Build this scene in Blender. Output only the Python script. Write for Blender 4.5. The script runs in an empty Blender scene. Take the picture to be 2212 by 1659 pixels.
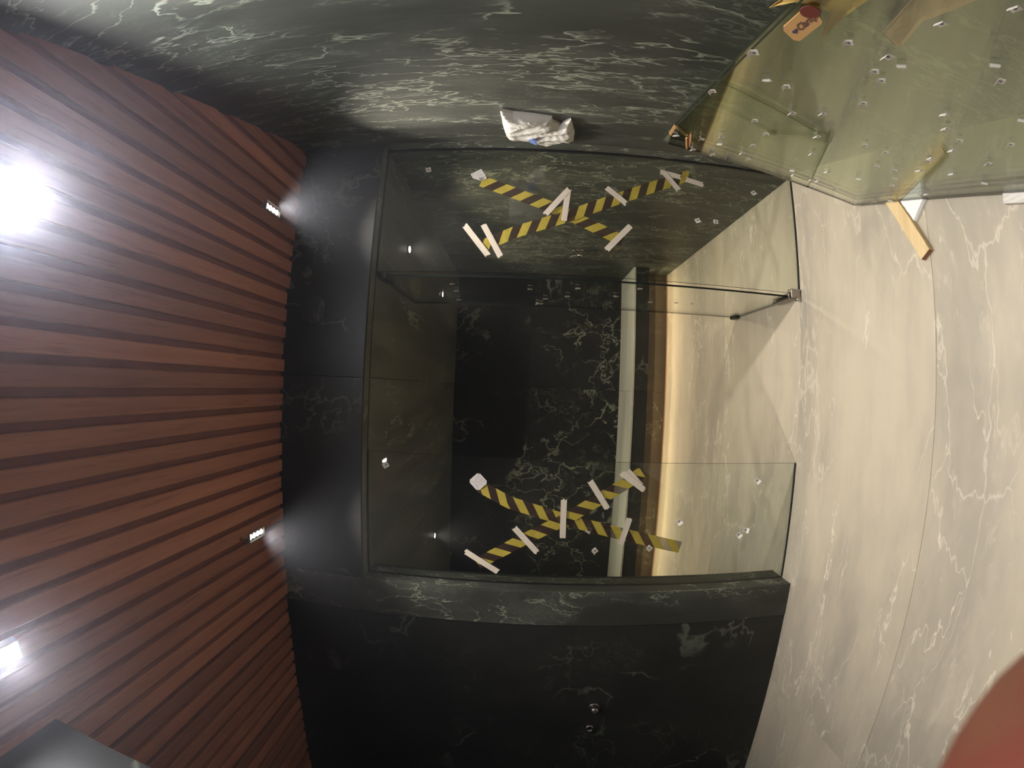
import bpy, bmesh, math, random
from mathutils import Vector, Matrix, noise

random.seed(7)
SC = bpy.context.scene
COL = SC.collection

# ------------------------------------------------------------------ camera, world, lights, exposure
# Wide action-camera lens (close to stereographic), camera rolled a quarter turn: the ceiling is on the left of the frame.
cam_d = bpy.data.cameras.new('camera')
cam = bpy.data.objects.new('camera', cam_d)
COL.objects.link(cam)
RIGHT = Vector((0.999200, -0.009257, 0.038897)); RIGHT.normalize()
FWD = Vector((0.008174, 0.999568, 0.027915)); FWD = (FWD - RIGHT*FWD.dot(RIGHT)).normalized()
UP = RIGHT.cross(FWD)
m = Matrix.Identity(4)
for i in range(3):
    m[i][0] = -UP[i]; m[i][1] = RIGHT[i]; m[i][2] = -FWD[i]
m.translation = (0, 0, 1.5)
cam.matrix_world = m
cam_d.type = 'PANO'
cam_d.panorama_type = 'FISHEYE_LENS_POLYNOMIAL'
cam_d.sensor_fit = 'HORIZONTAL'
cam_d.sensor_width = 36.0
cam_d.sensor_height = 27.0
cam_d.fisheye_fov = math.pi
cam_d.fisheye_polynomial_k0 = 0.0
cam_d.fisheye_polynomial_k1 = -0.06571362818
cam_d.fisheye_polynomial_k2 = 1.91378953e-05
cam_d.fisheye_polynomial_k3 = 2.5378927e-05
cam_d.fisheye_polynomial_k4 = -4.3223033e-07
cam_d.clip_start = 0.005
cam_d.lens = 14.0
cam_d.dof.use_dof = True
cam_d.dof.focus_distance = 2.2
cam_d.dof.aperture_fstop = 14.0
SC.camera = cam

SC.view_settings.view_transform = 'Standard'
SC.view_settings.look = 'None'
SC.view_settings.gamma = 1.0
SC.view_settings.use_curve_mapping = False
SC.view_settings.exposure = 0.06
SC.cycles.use_denoising = True
SC.cycles.max_bounces = 10
SC.cycles.transparent_max_bounces = 24
SC.cycles.diffuse_bounces = 4
SC.cycles.glossy_bounces = 4
SC.cycles.use_light_tree = False
SC.cycles.sample_clamp_indirect = 6.0

world = bpy.data.worlds.new('world'); SC.world = world
world.use_nodes = True
world.node_tree.nodes['Background'].inputs['Color'].default_value = (0.35, 0.33, 0.3, 1)
world.node_tree.nodes['Background'].inputs['Strength'].default_value = 0.0

GLARE_HAZE = 0.0240      # added scattering air, imitates lens glare around the lamps
wt = world.node_tree
vs_ = wt.nodes.new('ShaderNodeVolumeScatter'); vs_.inputs['Color'].default_value = (0.84, 0.87, 1.0, 1); vs_.inputs['Density'].default_value = GLARE_HAZE
vs_.inputs['Anisotropy'].default_value = 0.84
wt.links.new(vs_.outputs[0], wt.nodes['World Output'].inputs['Volume'])

def spot(name, loc, target, power, color, angle, blend, radius):
    l = bpy.data.lights.new(name, 'SPOT')
    l.energy = power; l.color = color; l.spot_size = math.radians(angle); l.spot_blend = blend
    l.shadow_soft_size = radius
    o = bpy.data.objects.new(name, l); COL.objects.link(o)
    o.location = loc
    d = Vector(target) - Vector(loc)
    o.rotation_euler = d.to_track_quat('-Z', 'Y').to_euler()
    return o

ZC = 2.724      # underside of the ceiling slats
ZH = 2.2855     # underside of the lintel and ceiling of the shower
YW = 2.036      # face of the marble wall with the opening
YG = 2.131      # glass line
YB = 4.85       # back wall of the shower
XR = 1.27       # right wall of the shower
LED = (1.0, 0.94, 0.88)
WARM = (1.0, 0.88, 0.68)
# four ceiling fittings in view (their lamps), an added unseen fill lamp behind the camera, three downlights in the shower
spot('lamp_beam', (0.80, 1.78, ZC - 0.035), (0.66, 1.50, 0), 155, LED, 92, 1.0, 0.02)
spot('lamp_beam', (-0.738, 1.768, ZC - 0.035), (-0.62, 1.50, 0), 105, LED, 92, 1.0, 0.02)
spot('lamp_beam', (0.40, 0.60, ZC - 0.035), (0.40, 0.80, 0), 28, LED, 115, 1.0, 0.02)
spot('lamp_beam', (-0.70, 0.54, ZC - 0.035), (-0.55, 0.60, 0), 14, LED, 110, 1.0, 0.02)
spot('lamp_beam', (-0.15, -0.95, ZC - 0.035), (-0.15, -1.15, 0), 75, LED, 130, 1.0, 0.02)  # added fill lamp without a fitting, brightens the room by bounce
spot('downlight_beam', (0.876, 2.70, ZH - 0.012), (0.80, 2.70, 0), 75, WARM, 130, 1.0, 0.02)
spot('downlight_beam', (0.832, 3.90, ZH - 0.012), (0.78, 3.95, 0), 75, WARM, 120, 1.0, 0.02)
spot('downlight_beam', (-1.423, 3.918, ZH - 0.012), (-1.20, 3.95, 0), 105, WARM, 120, 1.0, 0.02)
strip_l = bpy.data.lights.new('bench_strip_light', 'AREA')
strip_l.shape = 'RECTANGLE'; strip_l.size = 3.4; strip_l.size_y = 0.012; strip_l.energy = 9.0; strip_l.color = (1.0, 0.80, 0.50)
so = bpy.data.objects.new('bench_strip_light', strip_l); COL.objects.link(so); so.location = (-0.45, 4.33, 0.258)

# ------------------------------------------------------------------ node helpers and materials
def new_mat(name):
    mt = bpy.data.materials.new(name); mt.use_nodes = True
    nt = mt.node_tree; nt.nodes.clear()
    out = nt.nodes.new('ShaderNodeOutputMaterial')
    return mt, nt, out

class NB:
    """small node builder"""
    def __init__(s, nt): s.nt = nt
    def n(s, t, **kw):
        nd = s.nt.nodes.new(t)
        for k, v in kw.items(): setattr(nd, k, v)
        return nd
    def l(s, a, b): s.nt.links.new(a, b)
    def val(s, sock, v):
        if hasattr(v, 'is_output'): s.l(v, sock)
        else: sock.default_value = v
    def math(s, op, a, b=0.0, clamp=False):
        nd = s.n('ShaderNodeMath', operation=op); nd.use_clamp = clamp
        s.val(nd.inputs[0], a); s.val(nd.inputs[1], b); return nd.outputs[0]
    def vmath(s, op, a, b=(0, 0, 0)):
        nd = s.n('ShaderNodeVectorMath', operation=op)
        s.val(nd.inputs[0], a); s.val(nd.inputs[1], b); return nd.outputs[0]
    def maprange(s, v, a, b, c, d, smooth=True):
        nd = s.n('ShaderNodeMapRange'); nd.interpolation_type = 'SMOOTHSTEP' if smooth else 'LINEAR'
        s.val(nd.inputs['Value'], v)
        nd.inputs['From Min'].default_value = a; nd.inputs['From Max'].default_value = b
        nd.inputs['To Min'].default_value = c; nd.inputs['To Max'].default_value = d
        return nd.outputs['Result']
    def noise(s, vec, scale, detail=4.0, rough=0.55, color=False):
        nd = s.n('ShaderNodeTexNoise'); s.l(vec, nd.inputs['Vector'])
        nd.inputs['Scale'].default_value = scale; nd.inputs['Detail'].default_value = detail
        nd.inputs['Roughness'].default_value = rough
        return nd.outputs['Color' if color else 'Fac']
    def mix(s, f, a, b):
        nd = s.n('ShaderNodeMix', data_type='RGBA'); s.val(nd.inputs[0], f)
        s.val(nd.inputs[6], a); s.val(nd.inputs[7], b); return nd.outputs[2]

def principled(b, out, color, rough=0.5, metal=0.0, spec=0.5, bump=None, bump_s=0.2, bump_d=0.002):
    p = b.n('ShaderNodeBsdfPrincipled')
    b.val(p.inputs['Base Color'], color); b.val(p.inputs['Roughness'], rough)
    p.inputs['Metallic'].default_value = metal
    p.inputs['Specular IOR Level'].default_value = spec
    if bump is not None:
        bn = b.n('ShaderNodeBump'); bn.inputs['Strength'].default_value = bump_s; bn.inputs['Distance'].default_value = bump_d
        b.l(bump, bn.inputs['Height']); b.l(bn.outputs[0], p.inputs['Normal'])
    b.l(p.outputs[0], out.inputs['Surface'])
    return p

def rgb(r, g, b_): return (r, g, b_, 1.0)

def plain(name, color, rough=0.5, metal=0.0, spec=0.5, vary=0.12, scale=30.0, bump=0.0):
    mt, nt, out = new_mat(name); b = NB(nt)
    tc = b.n('ShaderNodeTexCoord').outputs['Object']
    nz = b.noise(tc, scale, 3)
    c2 = tuple(x*(1-vary) for x in color[:3]) + (1,); c1 = tuple(min(1, x*(1+vary)) for x in color[:3]) + (1,)
    col = b.mix(nz, c1, c2)
    principled(b, out, col, rough, metal, spec, nz if bump else None, bump, 0.001)
    return mt

def marble(name, base, base2, vein, scale=1.0, stretch=(1, 1, 1), net=1.0, streak=1.0, width=0.03, rough=0.3, spec=0.5,
           patch=0.5, seed=0.0, netscale=2.6, warp=0.55, streakscale=1.0):
    """veined stone: cracked net of veins in patches, long drawn-out streaks and cloudy ground"""
    mt, nt, out = new_mat(name); b = NB(nt)
    tc = b.n('ShaderNodeTexCoord').outputs['Object']
    rnd = b.n('ShaderNodeObjectInfo').outputs['Random']
    off = b.math('MULTIPLY', rnd, 23.0)
    comb = b.n('ShaderNodeCombineXYZ'); b.l(off, comb.inputs[0]); b.val(comb.inputs[1], b.math('MULTIPLY', rnd, 57.0)); comb.inputs[2].default_value = seed
    v0 = b.vmath('ADD', b.vmath('MULTIPLY', tc, (scale, scale, scale)), comb.outputs[0])
    vs = b.vmath('MULTIPLY', v0, stretch)
    w = b.vmath('SUBTRACT', b.noise(vs, 1.3, 5, 0.62, True), (0.5, 0.5, 0.5))
    vw = b.vmath('ADD', vs, b.vmath('MULTIPLY', w, (warp*2, warp*2, warp*2)))
    # net of veins
    vor = b.n('ShaderNodeTexVoronoi', feature='DISTANCE_TO_EDGE'); b.l(vw, vor.inputs['Vector']); vor.inputs['Scale'].default_value = netscale
    m2 = b.noise(b.vmath('ADD', vs, (9.1, 3.3, 1.7)), 1.7, 3, 0.6)
    wid = b.math('MULTIPLY', m2, width*2.0)
    netv = b.math('SUBTRACT', 1.0, b.math('DIVIDE', vor.outputs['Distance'], wid), True)
    vor2 = b.n('ShaderNodeTexVoronoi', feature='DISTANCE_TO_EDGE'); b.l(vw, vor2.inputs['Vector']); vor2.inputs['Scale'].default_value = netscale*2.7
    net2 = b.math('MULTIPLY', b.math('SUBTRACT', 1.0, b.math('DIVIDE', vor2.outputs['Distance'], wid), True), 0.55)
    mask = b.maprange(b.noise(vs, 0.9, 3, 0.6), 0.62 - 0.24*patch, 0.74 - 0.24*patch, 0.0, 1.0)
    mask2 = b.maprange(m2, 0.52, 0.64, 0.0, 1.0)
    nets = b.math('ADD', b.math('MULTIPLY', netv, mask), b.math('MULTIPLY', b.math('MULTIPLY', net2, mask2), mask))
    nets = b.math('MULTIPLY', nets, net)
    # long streaks: ridges of a warped noise
    st = b.noise(b.vmath('ADD', b.vmath('MULTIPLY', vs, (0.8, 0.8, 0.8)), b.vmath('MULTIPLY', w, (0.7, 0.7, 0.7))), 1.6*streakscale, 3, 0.55)
    rid = b.math('SUBTRACT', 1.0, b.math('DIVIDE', b.math('ABSOLUTE', b.math('SUBTRACT', st, 0.5)), 0.012), True)
    cl = b.noise(vs, 0.9, 5, 0.68)
    mask3 = b.maprange(b.math('SUBTRACT', 1.0, m2), 0.48, 0.62, 0.0, 1.0)
    rid = b.math('MULTIPLY', b.math('MULTIPLY', rid, mask3), streak)
    fine = b.maprange(b.noise(vw, 7.0, 4, 0.72), 0.54, 0.8, 0.0, 0.4)
    cloud = b.maprange(cl, 0.35, 0.68, 0.0, 1.0)
    ground = b.mix(cloud, base, base2)
    vm = b.math('ADD', b.math('ADD', nets, rid), b.math('MULTIPLY', fine, b.math('ADD', mask, 0.15)), True)
    col = b.mix(b.math('MULTIPLY', vm, 0.8), ground, vein)
    r = b.math('ADD', rough, b.math('MULTIPLY', cl, 0.12))
    principled(b, out, col, r, 0.0, spec)
    return mt

DARK = rgb(0.017, 0.0165, 0.0155); DARK2 = rgb(0.034, 0.034, 0.029); VEIN = rgb(0.24, 0.255, 0.20)
LIT_STONE = rgb(0.040, 0.041, 0.033); LIT_STONE2 = rgb(0.085, 0.088, 0.070); VEIN2 = rgb(0.34, 0.36, 0.27)  # same stone as above, lightened for the walls the lamps reach
M_front = marble('dark_marble_front', DARK, DARK2, VEIN, 1.0, (1, 1, 0.9), 0.5, 0.6, 0.018, 0.42, 0.35, 0.38, 3.1, 1.9, 0.7)
M_pier = marble('dark_marble_pier', LIT_STONE, LIT_STONE2, VEIN2, 1.0, (2.4, 2.4, 1.3), 1.0, 1.0, 0.030, 0.42, 0.35, 0.85, 3.7, 2.4, 0.8)  # jamb faces turned to the lamps, their light put into the tone
M_right = marble('dark_marble_right', LIT_STONE, LIT_STONE2, VEIN2, 1.0, (2.6, 2.6, 0.7), 1.0, 1.3, 0.030, 0.42, 0.35, 0.82, 11.7, 2.2, 0.9, 1.5)
M_niche = marble('dark_marble_niche', LIT_STONE, LIT_STONE2, VEIN2, 1.0, (2.4, 2.4, 1.0), 1.1, 1.1, 0.026, 0.4, 0.35, 0.95, 5.4, 2.6, 0.8, 1.3)
M_back = marble('dark_marble_back', rgb(0.010, 0.010, 0.009), rgb(0.022, 0.0225, 0.019), VEIN2, 1.0, (1, 1, 0.85), 1.0, 1.0, 0.022, 0.4, 0.35, 0.72, 8.2, 2.0, 0.8)
M_soffit = marble('dark_marble_ceiling', rgb(0.075, 0.075, 0.060), rgb(0.150, 0.150, 0.122), VEIN2, 1.0, (3.0, 0.5, 1), 0.1, 1.2, 0.02, 0.32, 0.5, 0.3, 2.2, 2.0, 0.5, 1.6)
M_bench = marble('bench_marble', rgb(0.62, 0.62, 0.52), rgb(0.46, 0.47, 0.39), rgb(0.74, 0.73, 0.64), 1.0, (0.6, 5, 1), 0.2, 0.9, 0.02, 0.3, 0.5, 0.4, 1.2)
M_kick_warm = marble('warm_lit_marble_kick', rgb(0.045, 0.032, 0.018), rgb(0.065, 0.048, 0.028), rgb(0.34, 0.30, 0.20), 1.0, (1, 1, 1), 0.6, 0.9, 0.016, 0.35, 0.5, 0.6, 6.6)  # dark stone, the strip's warm light put into its colour
M_floor = marble('pale_marble_floor', rgb(0.545, 0.475, 0.360), rgb(0.37, 0.33, 0.262), rgb(0.76, 0.68, 0.55), 1.0, (0.62, 2.1, 1), 0.6, 1.1, 0.018, 0.42, 0.35, 0.8, 4.4, 2.0, 0.42, 1.8)
M_pale = plain('pale_plaster', rgb(0.52, 0.48, 0.43), 0.9, 0, 0.2, 0.06, 3)
M_joint = plain('dark_joint', rgb(0.012, 0.012, 0.011), 0.8)
M_jointf = plain('floor_joint', rgb(0.40, 0.35, 0.28), 0.8)
M_black = plain('black_channel', rgb(0.006, 0.006, 0.006), 0.5)
M_board = plain('ceiling_board_wood', rgb(0.22, 0.08, 0.05), 0.7, 0, 0.3, 0.3, 8)

def wood(name, c1, c2, c3, axis, scale=1.0, rough=0.55):
    mt, nt, out = new_mat(name); b = NB(nt)
    tc = b.n('ShaderNodeTexCoord').outputs['Object']
    rnd = b.n('ShaderNodeObjectInfo').outputs['Random']
    comb = b.n('ShaderNodeCombineXYZ'); b.val(comb.inputs[0], b.math('MULTIPLY', rnd, 31.0)); b.val(comb.inputs[2], b.math('MULTIPLY', rnd, 17.0))
    s = [14*scale]*3; s[axis] = 0.9*scale
    v = b.vmath('MULTIPLY', b.vmath('ADD', tc, comb.outputs[0]), tuple(s))
    g = b.noise(v, 1.6, 6, 0.65); g2 = b.noise(v, 6.0, 4, 0.6)
    col = b.mix(b.maprange(g, 0.3, 0.7, 0, 1), c1, c2)
    col = b.mix(b.maprange(g2, 0.52, 0.72, 0, 0.6), col, c3)
    tone = b.math('ADD', 0.72, b.math('MULTIPLY', rnd, 0.55))
    hs = b.n('ShaderNodeHueSaturation'); b.l(col, hs.inputs['Color']); b.l(tone, hs.inputs['Value'])
    principled(b, out, hs.outputs[0], rough, 0, 0.35, g2, 0.15, 0.001)
    return mt
M_slat = wood('ceiling_slat_wood', rgb(0.46, 0.19, 0.115), rgb(0.37, 0.145, 0.088), rgb(0.25, 0.09, 0.055), 1, 0.9)
M_pine = wood('pine_block_wood', rgb(0.66, 0.50, 0.27), rgb(0.56, 0.41, 0.21), rgb(0.45, 0.31, 0.15), 0, 1.2)
M_pineend = plain('pine_end_grain', rgb(0.30, 0.14, 0.08), 0.8, 0, 0.2, 0.25, 160)
M_white_wood = wood('white_painted_wood', rgb(0.75, 0.72, 0.66), rgb(0.66, 0.63, 0.57), rgb(0.42, 0.38, 0.33), 1, 2.0)

def glass(name, tint, f0=0.045, rough=0.0):
    """clear sheet glass: tinted see-through plus mirror reflection that grows towards grazing angles"""
    mt, nt, out = new_mat(name); b = NB(nt)
    g = b.n('ShaderNodeNewGeometry')
    dt = b.n('ShaderNodeVectorMath', operation='DOT_PRODUCT'); b.l(g.outputs['Normal'], dt.inputs[0]); b.l(g.outputs['Incoming'], dt.inputs[1])
    c = b.math('ABSOLUTE', dt.outputs['Value'])
    f = b.math('ADD', f0, b.math('MULTIPLY', 1.0 - f0, b.math('POWER', b.math('SUBTRACT', 1.0, c, True), 5.0)), True)
    tr = b.n('ShaderNodeBsdfTransparent')
    tr.inputs['Color'].default_value = tint
    gl = b.n('ShaderNodeBsdfGlossy'); gl.inputs['Roughness'].default_value = rough; gl.inputs['Color'].default_value = (1, 1, 1, 1)
    mx = b.n('ShaderNodeMixShader'); b.l(f, mx.inputs[0]); b.l(tr.outputs[0], mx.inputs[1]); b.l(gl.outputs[0], mx.inputs[2])
    b.l(mx.outputs[0], out.inputs['Surface'])
    return mt
M_glass = glass('clear_glass', rgb(0.955, 0.975, 0.955))
M_glass2 = glass('green_glass', rgb(0.91, 0.935, 0.87), 0.075)
M_reflection = glass('reflection_film', rgb(0.93, 0.93, 0.92), 0.06, 0.35)
M_gedge = plain('glass_edge', rgb(0.008, 0.012, 0.009), 0.5, 0, 0.2)
M_gedge2 = plain('glass_edge_pale', rgb(0.022, 0.025, 0.018), 0.8, 0, 0.02)

def emit(name, color, strength):
    mt, nt, out = new_mat(name); b = NB(nt)
    e = b.n('ShaderNodeEmission'); e.inputs['Color'].default_value = color; e.inputs['Strength'].default_value = strength
    b.l(e.outputs[0], out.inputs['Surface']); return mt
M_led = emit('led_lens', rgb(0.95, 0.97, 1.0), 2.4)
M_led_big = emit('led_lens_near', rgb(0.90, 0.93, 1.0), 2600.0)
M_led_mid = emit('led_lens_mid', rgb(0.93, 0.95, 1.0), 600.0)
M_dl = emit('downlight_lens', rgb(1.0, 0.93, 0.78), 25.0)
M_strip = emit('led_strip', rgb(1.0, 0.80, 0.50), 6.0)
M_chrome = plain('brushed_chrome', rgb(0.62, 0.60, 0.56), 0.25, 1.0, 0.5, 0.08)
M_steel = plain('dull_steel', rgb(0.36, 0.33, 0.30), 0.38, 1.0, 0.5, 0.1)
M_darkmetal = plain('dark_metal', rgb(0.05, 0.05, 0.045), 0.4, 0.6)
M_brass = plain('aged_brass', rgb(0.35, 0.2, 0.08), 0.4, 1.0)
M_trim = plain('lamp_trim', rgb(0.42, 0.38, 0.30), 0.45, 0.5)
M_alu = plain('aluminium_profile', rgb(0.55, 0.48, 0.40), 0.4, 0.6)
M_rust = plain('brown_sealant', rgb(0.20, 0.085, 0.04), 0.7)
M_card = plain('kraft_cardboard', rgb(0.52, 0.34, 0.10), 0.8, 0, 0.2, 0.2, 14)
M_card2 = plain('brown_cardboard', rgb(0.44, 0.31, 0.16), 0.8, 0, 0.2, 0.2, 14)
M_orange = plain('orange_card', rgb(0.54, 0.31, 0.12), 0.7, 0, 0.3, 0.08, 40)
M_red = plain('dark_red_plastic', rgb(0.14, 0.022, 0.014), 0.5)
M_purple = plain('purple_print', rgb(0.055, 0.04, 0.11), 0.6)
M_print = plain('brown_print', rgb(0.11, 0.045, 0.05), 0.6)
M_foam = plain('white_polystyrene', rgb(0.86, 0.85, 0.80), 0.9, 0, 0.2, 0.06, 260, 0.6)
M_bag = None

def bagmat():
    mt, nt, out = new_mat('white_plastic_film'); b = NB(nt)
    tc = b.n('ShaderNodeTexCoord').outputs['Object']
    nz = b.noise(tc, 16.0, 5, 0.6)
    col = b.mix(nz, rgb(0.66, 0.63, 0.57), rgb(0.48, 0.45, 0.40))
    principled(b, out, col, 0.35, 0, 0.5, nz, 0.5, 0.006)
    return mt
M_bag = bagmat()
M_blue = plain('pale_blue_print', rgb(0.22, 0.33, 0.72), 0.6, 0, 0.3, 0.3, 200)

def tapemat():
    """yellow bars slanting across a translucent dark film; UV x is metres along, y is 0..1 across, slant sign in the object colour"""
    mt, nt, out = new_mat('barrier_tape'); b = NB(nt)
    uv = b.n('ShaderNodeUVMap').outputs['UV']
    sp = b.n('ShaderNodeSeparateXYZ'); b.l(uv, sp.inputs[0])
    fr = b.math('FRACT', b.math('DIVIDE', sp.outputs[0], 0.103))
    yel = b.math('LESS_THAN', fr, 0.50)
    tc = b.n('ShaderNodeTexCoord').outputs['Object']
    nz = b.noise(b.vmath('MULTIPLY', tc, (1, 1, 1)), 55.0, 4)
    yc = b.mix(nz, rgb(0.48, 0.38, 0.06), rgb(0.34, 0.265, 0.04))
    dc = b.mix(nz, rgb(0.035, 0.015, 0.012), rgb(0.06, 0.035, 0.022))
    col = b.mix(yel, dc, yc)
    p = b.n('ShaderNodeBsdfPrincipled'); b.l(col, p.inputs['Base Color']); p.inputs['Roughness'].default_value = 0.35
    b.l(b.math('ADD', 0.72, b.math('MULTIPLY', yel, 0.28)), p.inputs['Alpha'])
    b.l(p.outputs[0], out.inputs['Surface']); return mt
M_tape = tapemat()
M_mask = plain('masking_tape', rgb(0.66, 0.58, 0.47), 0.8, 0, 0.2, 0.08, 60)

def labelmat(name, spread):
    """white paper with unreadable small grey-blue print (flat print on flat paper)"""
    mt, nt, out = new_mat(name); b = NB(nt)
    uv = b.n('ShaderNodeUVMap').outputs['UV']
    v = b.vmath('MULTIPLY', uv, (1, 1, 1))
    n1 = b.n('ShaderNodeTexNoise'); b.l(b.vmath('MULTIPLY', v, (7, 26, 1)), n1.inputs['Vector']); n1.inputs['Scale'].default_value = 1.0; n1.inputs['Detail'].default_value = 1.0
    ink = b.maprange(n1.outputs['Fac'], 0.54, 0.60, 0, spread, False)
    sp = b.n('ShaderNodeSeparateXYZ'); b.l(uv, sp.inputs[0])
    rows = b.math('GREATER_THAN', b.math('FRACT', b.math('MULTIPLY', sp.outputs[1], 6.0)), 0.45)
    inb = b.math('MULTIPLY', b.maprange(sp.outputs[0], 0.08, 0.12, 0, 1), b.maprange(sp.outputs[0], 0.9, 0.86, 0, 1))
    ink = b.math('MULTIPLY', b.math('MULTIPLY', ink, rows), inb)
    col = b.mix(ink, rgb(0.60, 0.56, 0.52), rgb(0.10, 0.11, 0.20))
    principled(b, out, col, 0.7, 0, 0.3); return mt
M_label = labelmat('printed_paper', 0.85)

def stickermat():
    mt, nt, out = new_mat('spacer_sticker_print'); b = NB(nt)
    uv = b.n('ShaderNodeUVMap').outputs['UV']
    d = b.vmath('SUBTRACT', uv, (0.48, 0.42, 0)); ln = b.n('ShaderNodeVectorMath', operation='LENGTH'); b.l(d, ln.inputs[0])
    ink = b.maprange(ln.outputs['Value'], 0.17, 0.21, 0.85, 0.0)
    col = b.mix(ink, rgb(0.70, 0.66, 0.60), rgb(0.07, 0.06, 0.11))
    principled(b, out, col, 0.6, 0, 0.3); return mt
M_sticker = stickermat()
def skinmat():
    mt, nt, out = new_mat('skin'); b = NB(nt)
    tc = b.n('ShaderNodeTexCoord').outputs['Object']
    nz = b.noise(tc, 60.0, 3)
    col = b.mix(b.maprange(nz, 0.4, 0.65, 0, 1), rgb(0.19, 0.070, 0.038), rgb(0.18, 0.046, 0.028))
    p = principled(b, out, col, 0.6, 0, 0.2, b.noise(tc, 900.0, 2), 0.1, 0.0005)
    p.inputs['Subsurface Weight'].default_value = 0.0
    return mt
M_skin = skinmat()
M_nail = plain('nail', rgb(0.62, 0.36, 0.28), 0.3)

# ------------------------------------------------------------------ object helpers
def tag(o, label=None, cat=None, group=None, kind=None):
    if label: o['label'] = label
    if cat: o['category'] = cat
    if group: o['group'] = group
    if kind: o['kind'] = kind
    return o

def parent_to(o, parent):
    if parent is not None:
        o.parent = parent
        o.matrix_parent_inverse = parent.matrix_basis.inverted()

def empty(name, loc):
    o = bpy.data.objects.new(name, None); COL.objects.link(o); o.location = loc
    o.empty_display_size = 0.05
    return o

def link_bm(name, bm, mats, parent=None, smooth=False, loc=None):
    me = bpy.data.meshes.new(name)
    bmesh.ops.recalc_face_normals(bm, faces=bm.faces)
    if loc is None:
        pts = [v.co for v in bm.verts]
        loc = Vector(((min(p.x for p in pts) + max(p.x for p in pts))/2, (min(p.y for p in pts) + max(p.y for p in pts))/2, min(p.z for p in pts)))
    loc = Vector(loc)
    bmesh.ops.translate(bm, verts=bm.verts, vec=-loc)
    bm.to_mesh(me); bm.free()
    for mt in (mats if isinstance(mats, (list, tuple)) else [mats]): me.materials.append(mt)
    if smooth:
        for p in me.polygons: p.use_smooth = True
    o = bpy.data.objects.new(name, me); COL.objects.link(o)
    o.location = loc
    parent_to(o, parent)
    return o

def bm_box(bm, lo, hi, bevel=0.0, mat=0, seg=1):
    x0, y0, z0 = lo; x1, y1, z1 = hi
    r = bmesh.ops.create_cube(bm, size=1.0)
    vs = r['verts']
    for v in vs:
        v.co = Vector((x0 + (v.co.x + .5)*(x1 - x0), y0 + (v.co.y + .5)*(y1 - y0), z0 + (v.co.z + .5)*(z1 - z0)))
    fs = set(f for v in vs for f in v.link_faces)
    for f in fs: f.material_index = mat
    if bevel > 0:
        es = set(e for v in vs for e in v.link_edges)
        bmesh.ops.bevel(bm, geom=list(es), offset=bevel, segments=seg, affect='EDGES', profile=0.5)
    return vs

def box(name, lo, hi, mt, parent=None, bevel=0.0, seg=1):
    bm = bmesh.new(); bm_box(bm, lo, hi, bevel, 0, seg)
    return link_bm(name, bm, mt, parent)

def bm_prism(bm, poly, axis_vec, mat=0):
    """closed prism from a planar 3D polygon pushed along a vector"""
    av = Vector(axis_vec)
    a = [bm.verts.new(Vector(p)) for p in poly]; c = [bm.verts.new(Vector(p) + av) for p in poly]
    fs = [bm.faces.new(a), bm.faces.new(list(reversed(c)))]
    n = len(poly)
    for i in range(n): fs.append(bm.faces.new((a[i], c[i], c[(i+1) % n], a[(i+1) % n])))
    for f in fs: f.material_index = mat
    return fs

def prism(name, poly, axis_vec, mt, parent=None, bevel=0.0):
    bm = bmesh.new(); bm_prism(bm, poly, axis_vec)
    if bevel: bmesh.ops.bevel(bm, geom=bm.edges[:], offset=bevel, segments=1, affect='EDGES')
    return link_bm(name, bm, mt, parent)

def bm_lathe(bm, prof, centre, axis, seg=24, mat=0):
    """prof: (radius, height) pairs along axis"""
    ax = Vector(axis).normalized(); q = ax.to_track_quat('Z', 'Y'); rings = []
    for r, h in prof:
        ring = []
        for k in range(seg):
            a = 2*math.pi*k/seg
            ring.append(bm.verts.new(Vector(centre) + q @ Vector((r*math.cos(a), r*math.sin(a), h))))
        rings.append(ring)
    for i in range(len(rings)-1):
        for k in range(seg):
            f = bm.faces.new((rings[i][k], rings[i][(k+1) % seg], rings[i+1][(k+1) % seg], rings[i+1][k])); f.material_index = mat
    f = bm.faces.new(rings[0]); f.material_index = mat
    f = bm.faces.new(list(reversed(rings[-1]))); f.material_index = mat

def lathe(name, prof, centre, axis, mt, parent=None, seg=24, smooth=True):
    bm = bmesh.new(); bm_lathe(bm, prof, centre, axis, seg)
    o = link_bm(name, bm, mt, parent)
    if smooth:
        for p in o.data.polygons: p.use_smooth = len(p.vertices) == 4
    return o

def bm_tube(bm, pts, rad, seg=8, mat=0):
    pts = [Vector(p) for p in pts]; rings = []
    for i, p in enumerate(pts):
        d = (pts[min(i+1, len(pts)-1)] - pts[max(i-1, 0)]).normalized(); q = d.to_track_quat('Z', 'Y')
        r = rad[i] if isinstance(rad, (list, tuple)) else rad
        rings.append([bm.verts.new(p + q @ Vector((r*math.cos(2*math.pi*k/seg), r*math.sin(2*math.pi*k/seg), 0))) for k in range(seg)])
    for i in range(len(rings)-1):
        for k in range(seg):
            bm.faces.new((rings[i][k], rings[i][(k+1) % seg], rings[i+1][(k+1) % seg], rings[i+1][k])).material_index = mat
    bm.faces.new(rings[0]); bm.faces.new(list(reversed(rings[-1])))

def tube(name, pts, rad, mt, parent=None, seg=8):
    bm = bmesh.new(); bm_tube(bm, pts, rad, seg)
    return link_bm(name, bm, mt, parent, True)

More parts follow.
